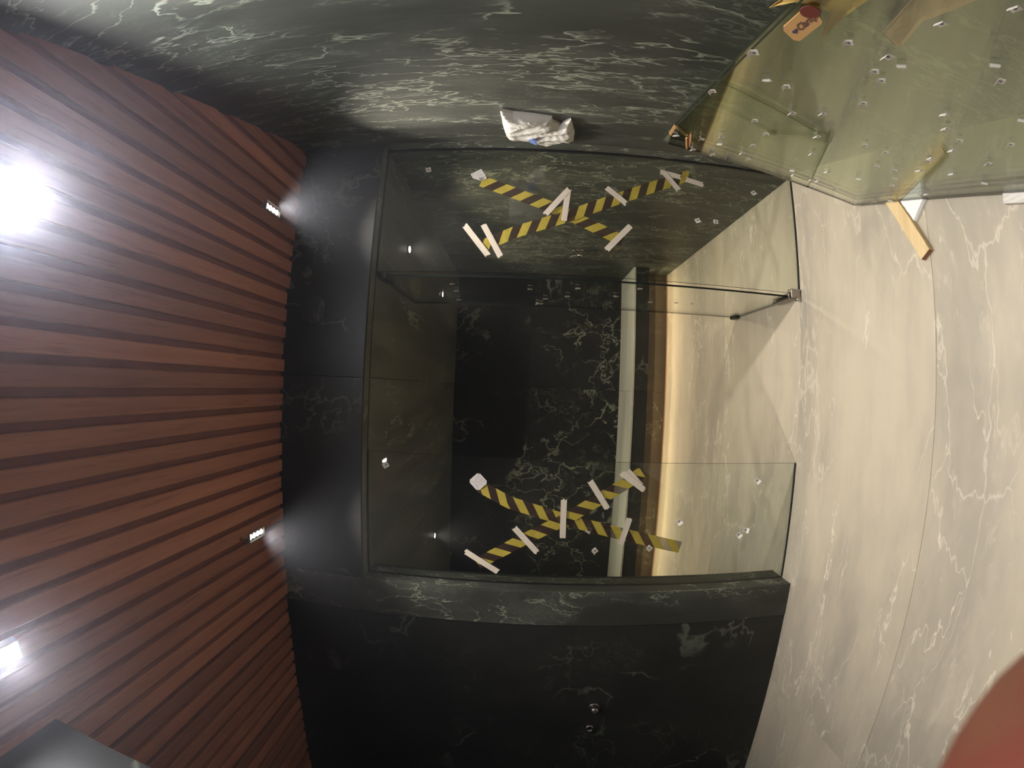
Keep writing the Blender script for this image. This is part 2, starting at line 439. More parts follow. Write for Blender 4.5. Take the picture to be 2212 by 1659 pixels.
# ------------------------------------------------------------------ the room: floor
BEV = 0.0015
floor = box('floor', (-3.0, -2.0, -0.08), (2.0, 5.1, -0.0040), M_jointf); tag(floor, kind='structure')
def slab(lo, hi, mt, parent): return box('marble_slab', lo, hi, mt, parent, BEV)
J = 0.0006
for (x0, x1) in ((-2.62, -1.62), (-1.62, 1.32)):
    for (y0, y1) in ((-1.85, -0.06), (-0.06, 1.228), (1.228, 2.131), (2.131, 3.10), (3.10, 4.472)):
        slab((x0 + J, y0 + J, -0.0245), (x1 - J, y1 - J, 0.0), M_floor, floor)

# wall with the opening: lintel over the whole width and a pier on the left
wall_b = bmesh.new()
bm_box(wall_b, (-2.6, YW + 0.021, -0.02), (-1.031, YW + 0.185, ZC + 0.06))
bm_box(wall_b, (-1.031, YW + 0.021, ZH + 0.021), (XR + 0.02, YW + 0.185, ZC + 0.06))
wall_back = link_bm('wall_back', wall_b, M_joint); tag(wall_back, kind='structure')
slab((-1.008 + 0.0, YW, ZH), (0.02 - J, YW + 0.02, ZC + 0.05), M_front, wall_back)
slab((0.02 + J, YW, ZH), (1.262, YW + 0.02, ZC + 0.05), M_front, wall_back)
slab((-1.198 + J, YW, 0.001), (-1.008 - J, YW + 0.02, ZC + 0.05), M_pier, wall_back)
slab((-2.53, YW + 0.004, 0.001), (-1.198 - J, YW + 0.024, ZC + 0.05), M_front, wall_back)
# reveals of the opening: soffit strip in front of and behind the glass channel, and the left jamb
slab((-1.008, YW + 0.0205, ZH), (1.262, YG - 0.010, ZH + 0.02), M_soffit, wall_back)
slab((-1.03, YW + 0.0205, 0.001), (-1.008, YG - 0.010, ZH - J), M_pier, wall_back)
slab((-1.03, YG + 0.010, 0.001), (-1.008, YG + 0.085, ZH - J), M_pier, wall_back)
# back of the pier inside the shower
box('pier_lining', (-2.6, YG + 0.086, 0.0), (-1.008, YG + 0.106, ZH - J), M_front, wall_back)

# shower: back wall, right wall, left wall, ceiling
wn = box('wall_shower_back', (-2.62, YB + 0.021, -0.02), (XR + 0.05, YB + 0.08, ZH + 0.06), M_joint); tag(wn, kind='structure')
slab((-2.6, YB, 0.20), (0.01 - J, YB + 0.02, ZH + 0.02), M_back, wn)
slab((0.01 + J, YB, 0.20), (XR, YB + 0.02, ZH + 0.02), M_back, wn)
wr = box('wall_shower_right', (XR + 0.021, YW, -0.02), (XR + 0.08, YB + 0.05, ZC + 0.06), M_joint); tag(wr, kind='structure')
slab((XR, YW + 0.002, 0.001), (XR + 0.02, YG - 0.008, ZC + 0.05), M_right, wr)
slab((XR, YG + 0.008, 0.001), (XR + 0.02, YB, ZH + 0.03), M_niche, wr)
wl = box('wall_shower_left', (-2.66, YG + 0.1, -0.02), (-2.601, YB + 0.05, ZH + 0.06), M_front); tag(wl, kind='structure')
cn = box('ceiling_shower', (-2.62, YG - 0.02, ZH + 0.021), (XR + 0.05, YB + 0.05, ZH + 0.07), M_joint); tag(cn, kind='structure')
for (x0, x1) in ((-2.6, -1.1), (-1.1, 0.02), (0.02, XR)):
    slab((x0 + J, YG + 0.010, ZH), (x1 - J, YB, ZH + 0.02), M_soffit, cn)

# splayed right wall of the room, splayed left wall, side walls and rear wall behind the camera
TAN = 0.29
PR = Vector((1.26, 2.04, 0)); UR = Vector((-TAN, -1, 0)).normalized(); NR = Vector((UR.y, -UR.x, 0))   # UR runs towards the camera, NR into the room
if NR.x > 0: NR = -NR
def slab_on(p0, dirv, nrm, s0, s1, z0, z1, thick, mt, parent, name='marble_slab'):
    a = p0 + dirv*s0; c = p0 + dirv*s1
    o = prism(name, [(a.x, a.y, z0), (c.x, c.y, z0), (c.x, c.y, z1), (a.x, a.y, z1)], -nrm*thick, mt, parent, BEV)
    return o
wright = slab_on(PR - NR*0.021, UR, NR, -0.02, 2.45, -0.02, ZC + 0.06, 0.05, M_joint, None, 'wall_right'); tag(wright, kind='structure')
slab_on(PR, UR, NR, 0.0, 2.44, 0.001, ZC + 0.05, 0.02, M_right, wright)
PL = Vector((-2.52, 1.574, 0)); PE = Vector((-0.955, 0.633, 0)); UL = (PE - PL).normalized(); NL = Vector((-UL.y, UL.x, 0))
LL = (PE - PL).length
wleft = slab_on(PL - NL*0.021, UL, NL, -0.05, LL - 0.012, -0.02, ZC + 0.06, 0.05, M_joint, None, 'wall_left'); tag(wleft, kind='structure')
slab_on(PL, UL, NL, 0.0, LL, 0.001, ZC + 0.05, 0.02, M_pier, wleft)
QR = PR + UR*2.44
for nm, lo, hi in (('wall_side_left', (-0.995, -1.85, -0.02), (-0.955, 0.633, ZC + 0.06)), ('wall_end_left', (-2.56, 1.55, -0.02), (-2.52, 2.036, ZC + 0.06)),
                   ('wall_side_right', (QR.x, -1.85, -0.02), (QR.x + 0.04, QR.y, ZC + 0.06)),
                   ('wall_rear', (-1.02, -1.89, -0.02), (QR.x + 0.04, -1.85, ZC + 0.06))):
    tag(box(nm, lo, hi, M_front if 'left' in nm else M_pale), kind='structure')

# ------------------------------------------------------------------ slatted wooden ceiling
ceiling = box('ceiling', (-2.6, -1.9, ZC + 0.022), (1.6, YW + 0.0, ZC + 0.05), M_board); tag(ceiling, kind='structure')
PITCH = 0.0855
def near_end(x):
    """y at which a slat at x meets the side wall"""
    y = -1.84
    y = max(y, 2.04 - (1.26 - x)/TAN) if x > QR.x else y
    if x < -0.955: y = max(y, 0.633 - (x + 0.955)*0.6013)
    return y
k = 0
x = -2.445
while x < 1.24:
    w = 0.061 + random.uniform(-0.002, 0.002); dz = random.uniform(-0.002, 0.002)
    xa, xb = x, x + w
    ya, yb = near_end(xa) + 0.004, near_end(xb) + 0.004
    y1 = YW - 0.006 - random.choice((0.0, 0.0, 0.004, 0.012))
    if y1 - max(ya, yb) > 0.03:
        bm = bmesh.new()
        bm_prism(bm, [(xa, ya, ZC + dz), (xb, yb, ZC + dz), (xb, y1, ZC + dz), (xa, y1, ZC + dz)], (0, 0, 0.022 - dz))
        es = [e for e in bm.edges if abs(e.verts[0].co.z - (ZC + dz)) < 1e-5 and abs(e.verts[1].co.z - (ZC + dz)) < 1e-5]
        bmesh.ops.bevel(bm, geom=es, offset=0.003, segments=1, affect='EDGES')
        link_bm('slat', bm, M_slat, ceiling)
    x += PITCH

# ------------------------------------------------------------------ ceiling fittings
def led_fitting(cx, cy, near, label):
    t = empty('ceiling_light', (cx, cy, ZC)); tag(t, label, 'ceiling light', 'four-lens ceiling lights')
    bm = bmesh.new()
    L, W, T = 0.066, 0.0255, 0.005
    for lo, hi in (((cx - W, cy - L, ZC - 0.010), (cx - W + T, cy + L, ZC + 0.02)), ((cx + W - T, cy - L, ZC - 0.010), (cx + W, cy + L, ZC + 0.02)),
                   ((cx - W + T, cy - L, ZC - 0.010), (cx + W - T, cy - L + T, ZC + 0.02)), ((cx - W + T, cy + L - T, ZC - 0.010), (cx + W - T, cy + L, ZC + 0.02))):
        bm_box(bm, lo, hi, 0.001)
    link_bm('frame', bm, M_trim, t)
    box('housing', (cx - W + T, cy - L + T, ZC + 0.004), (cx + W - T, cy + L - T, ZC + 0.02), M_darkmetal, t)
    for i in range(4):
        yy = cy - L + 0.0215 + i*0.0297
        lathe('lens', [(0.0138, 0.0), (0.0138, 0.004), (0.010, 0.0075), (0.003, 0.009)], (cx, yy, ZC + 0.003), (0, 0, -1), (M_led, M_led_mid, M_led_big)[near], t, 16)
led_fitting(0.802, 1.781, 0, 'four-lens ceiling light in the slats straight above the white plastic bag')
led_fitting(-0.738, 1.768, 0, 'four-lens ceiling light in the slats with a small brass hook beside it')
led_fitting(0.40, 0.58, 2, 'brightest ceiling light, dazzling white in the slats over the leaning glass')
led_fitting(-0.70, 0.52, 1, 'glaring ceiling light in the slats by the splayed left wall')

def downlight(cx, cy, label):
    t = empty('downlight', (cx, cy, ZH)); tag(t, label, 'downlight', 'round shower downlights')
    lathe('trim_ring', [(0.030, 0.0), (0.030, 0.003), (0.026, 0.005), (0.022, 0.005)], (cx, cy, ZH - 0.0005), (0, 0, -1), M_darkmetal, t)
    lathe('lens', [(0.021, 0.0), (0.021, 0.002), (0.012, 0.004)], (cx, cy, ZH - 0.005), (0, 0, -1), M_dl, t, 18)
downlight(0.876, 2.702, 'small round downlight close behind the fixed pane, brightest in the shower ceiling')
downlight(0.832, 3.901, 'small round downlight deep in the shower ceiling, seen behind the open glass door')
downlight(-1.423, 3.918, 'small round downlight deep in the shower ceiling above the taped pane past the doorway')

hk = (-0.721, 1.648)
t = empty('ceiling_hook', (hk[0], hk[1], ZC)); tag(t, 'tiny brass hook under a ceiling slat beside a ceiling light', 'hook')
lathe('base', [(0.010, 0.0), (0.010, 0.003), (0.004, 0.006)], (hk[0], hk[1], ZC), (0, 0, -1), M_brass, t, 12)
tube('hook', [(hk[0], hk[1], ZC - 0.004), (hk[0], hk[1], ZC - 0.02), (hk[0] + 0.008, hk[1], ZC - 0.028), (hk[0] + 0.016, hk[1] + 0.004, ZC - 0.022)], 0.0025, M_brass, t)
cp = (0.354, 2.584)
t = empty('round_cover', (cp[0], YW, cp[1])); tag(t, 'dark round cover plate flush on the lintel above the doorway', 'cover plate')
lathe('plate', [(0.078, 0.0), (0.078, 0.003), (0.072, 0.0045), (0.0, 0.0046)][:3], (cp[0], YW, cp[1]), (0, -1, 0), M_front, t, 32)
lathe('rim', [(0.081, 0.0), (0.081, 0.002), (0.079, 0.002)], (cp[0], YW, cp[1]), (0, -1, 0), M_joint, t, 32)

# ------------------------------------------------------------------ bench in the shower with its light strip
bench = empty('bench', (-0.6, 4.55, 0)); tag(bench, 'long floating stone bench along the shower back wall, light glowing beneath', 'bench')
BT = 0.425
for (x0, x1) in ((-2.6, 0.01), (0.01, XR)):
    bm = bmesh.new(); bm_box(bm, (x0 + J, 4.25, BT - 0.02), (x1 - J, YB - 0.001, BT), 0.002)
    link_bm('seat', bm, M_bench, bench)
    bm = bmesh.new(); bm_box(bm, (x0 + J, 4.255, 0.265), (x1 - J, 4.275, BT - 0.0205), 0.002)
    link_bm('front_panel', bm, M_front, bench)
    bm = bmesh.new(); bm_box(bm, (x0 + J, 4.275, 0.265), (x1 - J, YB - 0.001, 0.285))
    link_bm('underside', bm, M_front, bench)
    bm = bmesh.new(); bm_box(bm, (x0 + J, 4.475, 0.0), (x1 - J, 4.495, 0.264))
    link_bm('kick_panel', bm, M_kick_warm, bench)
ls = empty('led_strip', (-0.45, 4.33, 0.264)); tag(ls, 'warm light strip tucked under the front lip of the shower bench', 'light strip')
box('profile', (-2.15, 4.322, 0.2595), (1.25, 4.338, 0.2648), M_alu, ls)
box('diffuser', (-2.14, 4.324, 0.2580), (1.24, 4.336, 0.2595), M_strip, ls)
tr1 = box('trim_1', (-2.6, 4.4665, 0.0), (XR, 4.4745, 0.016), M_rust); tag(tr1, kind='structure')
tr2 = box('trim_2', (-2.6, 4.4615, 0.0), (XR, 4.4660, 0.009), M_alu); tag(tr2, kind='structure')

# pipe hole in the back wall, shower valve on the right wall, two valves on the wall left of the opening
hp = (0.562, 2.143)
t = empty('pipe_sleeve', (hp[0], YB, hp[1])); tag(t, 'round black pipe hole high on the shower back wall', 'pipe outlet')
lathe('collar', [(0.034, 0.0), (0.034, 0.004), (0.027, 0.005)], (hp[0], YB, hp[1]), (0, -1, 0), M_darkmetal, t)
lathe('bore', [(0.0265, 0.0), (0.0265, 0.0055)], (hp[0], YB, hp[1]), (0, -1, 0), M_black, t)
vp = (3.832, 1.039)
t = empty('shower_valve', (XR, vp[0], vp[1])); tag(t, 'small chrome shower valve on the veined wall behind the fixed pane', 'valve')
lathe('wall_plate', [(0.036, 0.0), (0.036, 0.005), (0.032, 0.008)], (XR, vp[0], vp[1]), (-1, 0, 0), M_chrome, t)
lathe('knob', [(0.018, 0.008), (0.018, 0.030), (0.023, 0.034), (0.023, 0.055), (0.018, 0.060)], (XR, vp[0], vp[1]), (-1, 0, 0), M_chrome, t)
tube('lever', [(XR - 0.046, vp[0], vp[1] + 0.02), (XR - 0.052, vp[0], vp[1] + 0.06), (XR - 0.058, vp[0] + 0.01, vp[1] + 0.075)], 0.006, M_chrome, t)
lathe('outlet', [(0.009, 0.0), (0.009, 0.02), (0.006, 0.024)], (XR, vp[0] - 0.05, vp[1] + 0.06), (-1, 0, 0), M_chrome, t, 12)
v1 = (-1.728, 1.042); v2 = (-1.871, 1.053)
t = empty('thermostat_valve', (v1[0], YW, v1[1])); tag(t, 'metal valve with a long rounded knob on the dark wall', 'valve')
lathe('wall_plate', [(0.030, 0.0), (0.030, 0.006), (0.026, 0.009)], (v1[0], YW + 0.004, v1[1]), (0, -1, 0), M_steel, t)
lathe('knob', [(0.016, 0.008), (0.019, 0.025), (0.021, 0.055), (0.018, 0.075), (0.010, 0.082)], (v1[0], YW + 0.004, v1[1]), (0.45, -1, 0.1), M_steel, t)
t = empty('water_outlet', (v2[0], YW, v2[1])); tag(t, 'short metal pipe ring on the dark wall beside the valve', 'pipe outlet')
lathe('ring', [(0.024, 0.0), (0.024, 0.018), (0.020, 0.022), (0.015, 0.022), (0.015, 0.012)], (v2[0], YW + 0.004, v2[1]), (0, -1, 0), M_steel, t)
lathe('bore', [(0.0145, 0.0), (0.0145, 0.0125)], (v2[0], YW + 0.004, v2[1]), (0, -1, 0), M_black, t)

# ------------------------------------------------------------------ glass front: two fixed panes in black channels, one open door
def pane(name, lo, hi, parent, thin, edge=M_gedge, gl=M_glass):
    bm = bmesh.new(); bm_box(bm, lo, hi)
    for f in bm.faces:
        f.material_index = 0 if abs(f.normal[thin]) > 0.5 else 1
    return link_bm(name, bm, [gl, edge], parent)
GT = 0.010
pb = empty('shower_screen', (0.91, YG, 0)); tag(pb, 'fixed glass pane between the door hinge and the right wall, taped with a cross', 'shower screen')
pane('pane', (0.572, YG - GT/2, 0.004), (1.266, YG + GT/2, ZH - 0.002), pb, 1)
box('wall_channel', (1.2625, YG - 0.0075, 0.0), (1.285, YG + 0.0075, ZH), M_black, pb)
box('top_channel', (0.565, YG - 0.0095, ZH - 0.004), (1.264, YG + 0.0095, ZH + 0.02), M_black, pb)
box('floor_channel', (0.575, YG - 0.0065, 0.0002), (1.26, YG + 0.0065, 0.0045), M_gedge, pb)
pc = empty('shower_screen', (-0.68, YG, 0)); tag(pc, 'fixed glass pane between the doorway and the dark pier, taped with a cross', 'shower screen')
pane('pane', (-1.014, YG - GT/2, 0.004), (-0.352, YG + GT/2, ZH - 0.002), pc, 1, M_gedge2)
box('wall_channel', (-1.03, YG - 0.0095, 0.0), (-1.0075, YG + 0.0095, ZH), M_black, pc)
box('top_channel', (-1.01, YG - 0.0095, ZH - 0.004), (-0.345, YG + 0.0095, ZH + 0.02), M_black, pc)
box('floor_channel', (-1.0, YG - 0.0065, 0.0002), (-0.352, YG + 0.0065, 0.0045), M_gedge, pc)
box('soffit_joint', (-0.345, YG - 0.0095, ZH + 0.001), (0.565, YG + 0.0095, ZH + 0.02), M_black, wall_back)

dr = empty('glass_door', (0.56, YG + 0.02, 0)); tag(dr, 'glass door swung inward, seen edge-on and dotted with stickers', 'glass door')
DX = 0.560
pane('pane', (DX - GT/2, YG + 0.03, 0.012), (DX + GT/2, 2.905, ZH - 0.012), dr, 0)
bm = bmesh.new()      # bottom pivot fitting: two cheeks and a heel
bm_box(bm, (DX - 0.017, YG + 0.020, 0.008), (DX - 0.0052, YG + 0.19, 0.062), 0.004, 0, 2)
bm_box(bm, (DX + 0.0052, YG + 0.020, 0.008), (DX + 0.017, YG + 0.19, 0.062), 0.004, 0, 2)
bm_box(bm, (DX - 0.017, YG + 0.012, 0.008), (DX + 0.017, YG + 0.032, 0.062), 0.003, 0, 2)
link_bm('pivot_clamp', bm, M_steel, dr)
lathe('floor_pivot', [(0.024, 0.0), (0.024, 0.006), (0.014, 0.008), (0.012, 0.012)], (DX + 0.004, YG + 0.026, 0.0), (0, 0, 1), M_darkmetal, dr)
bm = bmesh.new()
bm_box(bm, (DX - 0.0165, YG - 0.022, 0.010), (DX + 0.034, YG - 0.006, 0.066), 0.004, 0, 2)
bm_box(bm, (DX + 0.014, YG - 0.006, 0.010), (DX + 0.034, YG + 0.022, 0.066), 0.004, 0, 2)
link_bm('hinge_bracket', bm, M_steel, dr)
tube('hinge_pin', [(DX - 0.030, YG - 0.016, 0.012), (DX - 0.032, YG - 0.022, 0.018), (DX - 0.030, YG - 0.024, 0.032), (DX - 0.012, YG - 0.020, 0.034)], 0.006, M_chrome, dr)
bm = bmesh.new()
bm_box(bm, (DX - 0.018, 2.845, 0.004), (DX + 0.018, 2.925, 0.046), 0.009, 0, 3)
link_bm('corner_lock', bm, M_darkmetal, dr)
bm = bmesh.new()
bm_box(bm, (DX - 0.016, YG + 0.018, ZH - 0.050), (DX + 0.016, YG + 0.16, ZH - 0.006), 0.004, 0, 2)
link_bm('top_pivot_clamp', bm, M_darkmetal, dr)

# ------------------------------------------------------------------ tapes, labels and stickers on the glass front
YF = YG - GT/2            # face of the panes towards the camera
def ribbon(name, pts, width, y, mt, uv_slant=0.0, wrinkle=0.0, thick=0.0006, seed=0, torn=0.0, n_across=4):
    """thin strip on the glass through points (x, z); UV in metres along and 0..1 across"""
    pts = [Vector((p[0], 0, p[1])) for p in pts]
    segs = []; tot = sum((pts[i+1] - pts[i]).length for i in range(len(pts)-1))
    n = max(4, int(tot/0.012)); bm = bmesh.new(); uvl = bm.loops.layers.uv.new('UVMap')
    def at(s):
        for i in range(len(pts)-1):
            L = (pts[i+1] - pts[i]).length
            if s <= L or i == len(pts)-2: return pts[i].lerp(pts[i+1], s/L), (pts[i+1] - pts[i]).normalized()
            s -= L
    rows = []; uvs = {}
    for i in range(n+1):
        s = tot*i/n; p, d = at(s); nrm = Vector((-d.z, 0, d.x)); row = []
        for j in range(n_across+1):
            v = j/n_across
            off = (v - 0.5)*width
            jag = 0.0
            if torn and i in (0, n): jag = torn*(noise.noise(Vector((seed*3.1 + i, v*5.0, 0.3))))
            q = p + nrm*off + d*jag
            h = wrinkle*(noise.noise(Vector((s*26, v*2.2, seed))) + 0.6*noise.noise(Vector((s*9, v*7.0, seed + 5))))
            vt = bm.verts.new((q.x, y - 0.0008 - max(0.0, h + wrinkle*0.5), q.z)); uvs[vt] = (s + uv_slant*width*(v - 0.5), v); row.append(vt)
        rows.append(row)
    for i in range(n):
        for j in range(n_across):
            f = bm.faces.new((rows[i][j], rows[i+1][j], rows[i+1][j+1], rows[i][j+1]))
            for lp in f.loops: lp[uvl].uv = uvs[lp.vert]
    return link_bm(name, bm, mt, None, True)

TW = 0.063
o = ribbon('barrier_tape', [(0.708, 1.738), (0.784, 1.580), (0.878, 1.323), (0.994, 1.059), (1.181, 0.642)], TW, YF - 0.0035, M_tape, -0.85, 0.003, seed=1)
tag(o, 'long yellow and dark barrier tape on the pane by the bag, slanting towards its foot', 'barrier tape', 'striped barrier tapes')
o = ribbon('barrier_tape', [(1.071, 1.760), (0.917, 1.353), (0.768, 1.022)], TW, YF, M_tape, -0.85, 0.003, seed=2)
tag(o, 'shorter yellow and dark barrier tape starting at the folded paper label', 'barrier tape', 'striped barrier tapes')
o = ribbon('barrier_tape', [(-0.498, 1.700), (-0.573, 1.550), (-0.644, 1.297), (-0.715, 1.005), (-0.798, 0.651)], TW, YF, M_tape, 0.95, 0.003, seed=3)
tag(o, 'yellow and dark barrier tape starting at the square rounded label, ending over the lit floor', 'barrier tape', 'striped barrier tapes')
o = ribbon('barrier_tape', [(-0.907, 1.700), (-0.777, 1.495), (-0.653, 1.273), (-0.446, 0.955), (-0.400, 0.889)], TW, YF - 0.0035, M_tape, 0.95, 0.003, seed=4)
tag(o, 'yellow and dark barrier tape with a crumpled doorway end, on the pane past the doorway', 'barrier tape', 'striped barrier tapes')
MW = 0.030
pieces = [
 ((0.817, 1.832), (0.658, 1.705), 'cream masking tape strip at the end of the long barrier tape, just touching it'),
 ((0.823, 1.737), (0.654, 1.642), 'cream masking tape strip laid fully across the end of the long barrier tape'),
 ((1.038, 1.302), (0.888, 1.423), 'slanting cream masking tape strip of the pair meeting in a point above the tape crossing'),
 ((1.027, 1.309), (0.857, 1.328), 'steeper cream masking tape strip of the pair meeting in a point at the tape crossing'),
 ((1.057, 1.107), (0.974, 1.005), 'cream masking tape strip on the long barrier tape between the crossing and its foot end'),
 ((1.182, 0.800), (1.081, 0.714), 'cream masking tape strip across the long barrier tape near its foot end'),
 ((1.178, 0.810), (1.160, 0.699), 'small cream masking tape scrap lying along the foot end of the long barrier tape'),
 ((1.150, 0.670), (1.129, 0.570), 'cream masking tape strip beyond the foot end of the long barrier tape, touching only glass'),
 ((0.852, 0.983), (0.713, 1.109), 'cream masking tape strip across the low end of the shorter barrier tape'),
 ((-0.843, 1.763), (-0.944, 1.595), 'cream masking tape strip holding the top end of the crumpled barrier tape by the pier'),
 ((-0.702, 1.519), (-0.828, 1.399), 'cream masking tape strip between the tape crossing and the pier end of the crumpled tape'),
 ((-0.546, 1.279), (-0.744, 1.275), 'upright-looking cream masking tape strip over the tape crossing past the doorway'),
 ((-0.448, 1.153), (-0.588, 1.057), 'cream masking tape strip on the crumpled tape between the crossing and its doorway end'),
 ((-0.636, 0.939), (-0.777, 0.976), 'cream masking tape strip over the bench, across the tape ending over the floor'),
 ((-0.402, 0.999), (-0.490, 0.873), 'long cream masking tape strip on the crumpled doorway end of the barrier tape'),
 ((-0.392, 0.968), (-0.471, 0.889), 'second cream masking tape scrap under the crumpled doorway end of the barrier tape'),
]
for i, (a, c, lab) in enumerate(pieces):
    o = ribbon('masking_tape', [a, c], MW, YF - 0.0075 - 0.0008*(i % 3), M_mask, 0, 0.0012, seed=20 + i, torn=0.010)
    tag(o, lab, 'masking tape', 'masking tape strips on the glass')

def paper_label(name, centre, size, ang, fold, rnd, mt, label):
    bm = bmesh.new(); uvl = bm.loops.layers.uv.new('UVMap'); n = 8; g = {}
    ca, sa = math.cos(ang), math.sin(ang)
    for i in range(n+1):
        for j in range(n+1):
            a, c = i/n - .5, j/n - .5; h = 0.0015*noise.noise(Vector((a*4, c*4, 3)))
            x_, z_ = a, c
            if rnd and abs(a) > 0.49 and abs(c) > 0.49: x_, z_ = a*0.82, c*0.82
            if fold:      # one corner bent back up
                e = (-a + c) - 0.45
                if e > 0: h -= 0.012*e*2; x_ += e*0.55; z_ -= e*0.55
            g[i, j] = bm.verts.new((centre[0] + size*(x_*ca - z_*sa), YF - 0.0085 + h, centre[1] + size*(x_*sa + z_*ca)))
    for i in range(n):
        for j in range(n):
            f = bm.faces.new((g[i, j], g[i+1, j], g[i+1, j+1], g[i, j+1]))
            for lp, (u, v) in zip(f.loops, ((i, j), (i+1, j), (i+1, j+1), (i, j+1))): lp[uvl].uv = (u/n, v/n)
    return tag(link_bm(name, bm, mt, None, False), label, 'paper label')
paper_label('paper_label', (1.096, 1.776), 0.064, math.radians(30), True, False, M_label, 'small white paper label with a folded corner on the pane by the plastic bag')
paper_label('paper_label', (-0.474, 1.708), 0.070, math.radians(44), False, True, M_label, 'square white printed label with rounded corners on the pane past the doorway')
a, c = (0.970, 1.611), (0.833, 1.417)
o = box('reflection_patch', (min(a[0], c[0]), YF - 0.0012, min(a[1], c[1])), (max(a[0], c[0]), YF - 0.0004, max(a[1], c[1])), M_reflection); tag(o, 'faint patch imitating a reflection on the pane between the two crossing tapes', 'reflection patch')  # thin sheet standing in for a faint reflection in the pane

# spacer stickers: one pad, copied
def sticker_mesh():
    bm = bmesh.new(); uvl = bm.loops.layers.uv.new('UVMap'); n = 6; S = 0.0175; rows = []
    for i in range(n+1):
        t = i/n
        yv = (t - 0.5)*S
        h = 0.0012 + (0.0075*((t - 0.66)/0.34)**1.5 if t > 0.66 else 0.0)
        rows.append([(Vector((-S/2, yv, h)), (0, t)), (Vector((S/2, yv, h)), (1, t))])
    bot = []
    top = [[(bm.verts.new(p), u) for p, u in r] for r in rows]
    bot = [[(bm.verts.new(p - Vector((0, 0, 0.0010))), u) for p, u in r] for r in rows]
    def quad(q):
        f = bm.faces.new([v for v, _ in q])
        for lp, (_, u) in zip(f.loops, q): lp[uvl].uv = u
    for i in range(n):
        quad((top[i][0], top[i][1], top[i+1][1], top[i+1][0])); quad((bot[i][1], bot[i][0], bot[i+1][0], bot[i+1][1]))
        quad((top[i][0], top[i+1][0], bot[i+1][0], bot[i][0])); quad((top[i+1][1], top[i][1], bot[i][1], bot[i+1][1]))
    quad((top[0][1], top[0][0], bot[0][0], bot[0][1])); quad((top[n][0], top[n][1], bot[n][1], bot[n][0]))
    me = bpy.data.meshes.new('spacer_sticker'); bmesh.ops.recalc_face_normals(bm, faces=bm.faces); bm.to_mesh(me); bm.free(); me.materials.append(M_sticker)
    return me
st_me = sticker_mesh()
st0 = bpy.data.objects.new('spacer_sticker', st_me)
st_used = [False]
def sticker(p, ex, ey, ez, ang, size, label, group, flat=1.0):
    o = st0 if not st_used[0] else st0.copy()
    st_used[0] = True
    ca, sa = math.cos(ang), math.sin(ang)
    ax = ex*ca + ey*sa; ay = ey*ca - ex*sa
    mm = Matrix.Identity(4)
    for i in range(3): mm[i][0] = ax[i]*size; mm[i][1] = ay[i]*size; mm[i][2] = ez[i]*size*flat
    mm.translation = p
    o.matrix_world = mm
    COL.objects.link(o)
    tag(o, label, 'sticker', group)
    return o
VX, VY, VZ = Vector((1, 0, 0)), Vector((0, 1, 0)), Vector((0, 0, 1))
for q, ang, lab in (((1.140, 2.049), 0.3, 'small white spacer sticker high on the fixed pane, near the lintel corner'),
                    ((1.127, 0.262), 2.2, 'small white spacer sticker lowest on the fixed pane by the right wall'),
                    ((0.918, 0.611), 2.0, 'small white spacer sticker on the pane by the bag, upper of two'),
                    ((0.922, 0.507), 1.6, 'small white spacer sticker on the pane by the bag, lower of two'),
                    ((-0.419, 2.184), 0.6, 'tiny white spacer sticker high on the pane by the dark pier'),
                    ((-0.445, 0.240), 2.4, 'small white spacer sticker low on the pane past the doorway, nearest the doorway'),
                    ((-0.659, 0.670), 2.2, 'small white spacer sticker just above the tape end over the lit floor'),
                    ((-0.740, 0.318), 2.3, 'small white spacer sticker of a close pair low on the far pane, higher one'),
                    ((-0.715, 0.279), 2.9, 'small white spacer sticker of a close pair low on the far pane, nearer the floor'),
                    ((-0.815, 1.105), 0.7, 'tilted white spacer sticker in front of the bench, clear below the tape cross'),
                    ((-0.704, 1.144), 1.0, 'white spacer sticker half hidden under the tape beside the crossing'),
                    ((-0.800, 0.820), 0.9, 'white spacer sticker peeping from under the tape in front of the bench kick')):
    sticker(Vector((q[0], YF - 0.0003, q[1])), VX, VZ, -VY, ang, 1.55, lab, 'stickers on the fixed panes')
rs = random.Random(3)
dq = sorted((q for q in ((2.107, 1.866), (2.315, 1.913), (2.492, 1.918), (2.753, 1.943), (2.083, 1.582), (2.080, 1.199), (2.399, 1.487), (2.328, 1.226), (2.543, 1.262), (2.646, 1.388), (2.482, 0.982), (2.257, 0.898), (2.084, 0.956), (2.580, 0.745), (2.549, 0.591), (2.542, 0.491), (2.097, 0.389)) if 2.15 < q[0] < 2.9 and 0.02 < q[1] < 2.25), key=lambda q: -q[1])
ORDN = ['topmost', 'second', 'third', 'fourth', 'fifth', 'sixth', 'seventh', 'eighth', 'ninth', 'tenth', 'eleventh', 'twelfth', 'thirteenth', 'fourteenth', 'fifteenth', 'sixteenth', 'seventeenth']
for i, q in enumerate(dq):
    sticker(Vector((DX - GT/2 - 0.0003, q[0], q[1])), VY, VZ, -VX, rs.uniform(-0.3, 0.3), 1.5, ('topmost small white sticker on the open glass door' if i == 0 else 'small white sticker on the open glass door, %s counted from its top' % ORDN[i]), 'stickers on the open glass door', 0.35)
q = (2.807, 1.420)
o = sticker(Vector((DX - GT/2 - 0.0003, min(q[0], 2.86), q[1])), VY, VZ, -VX, 0.2, 2.6, 'largest white sticker on the open glass door', 'stickers on the open glass door', 0.3)

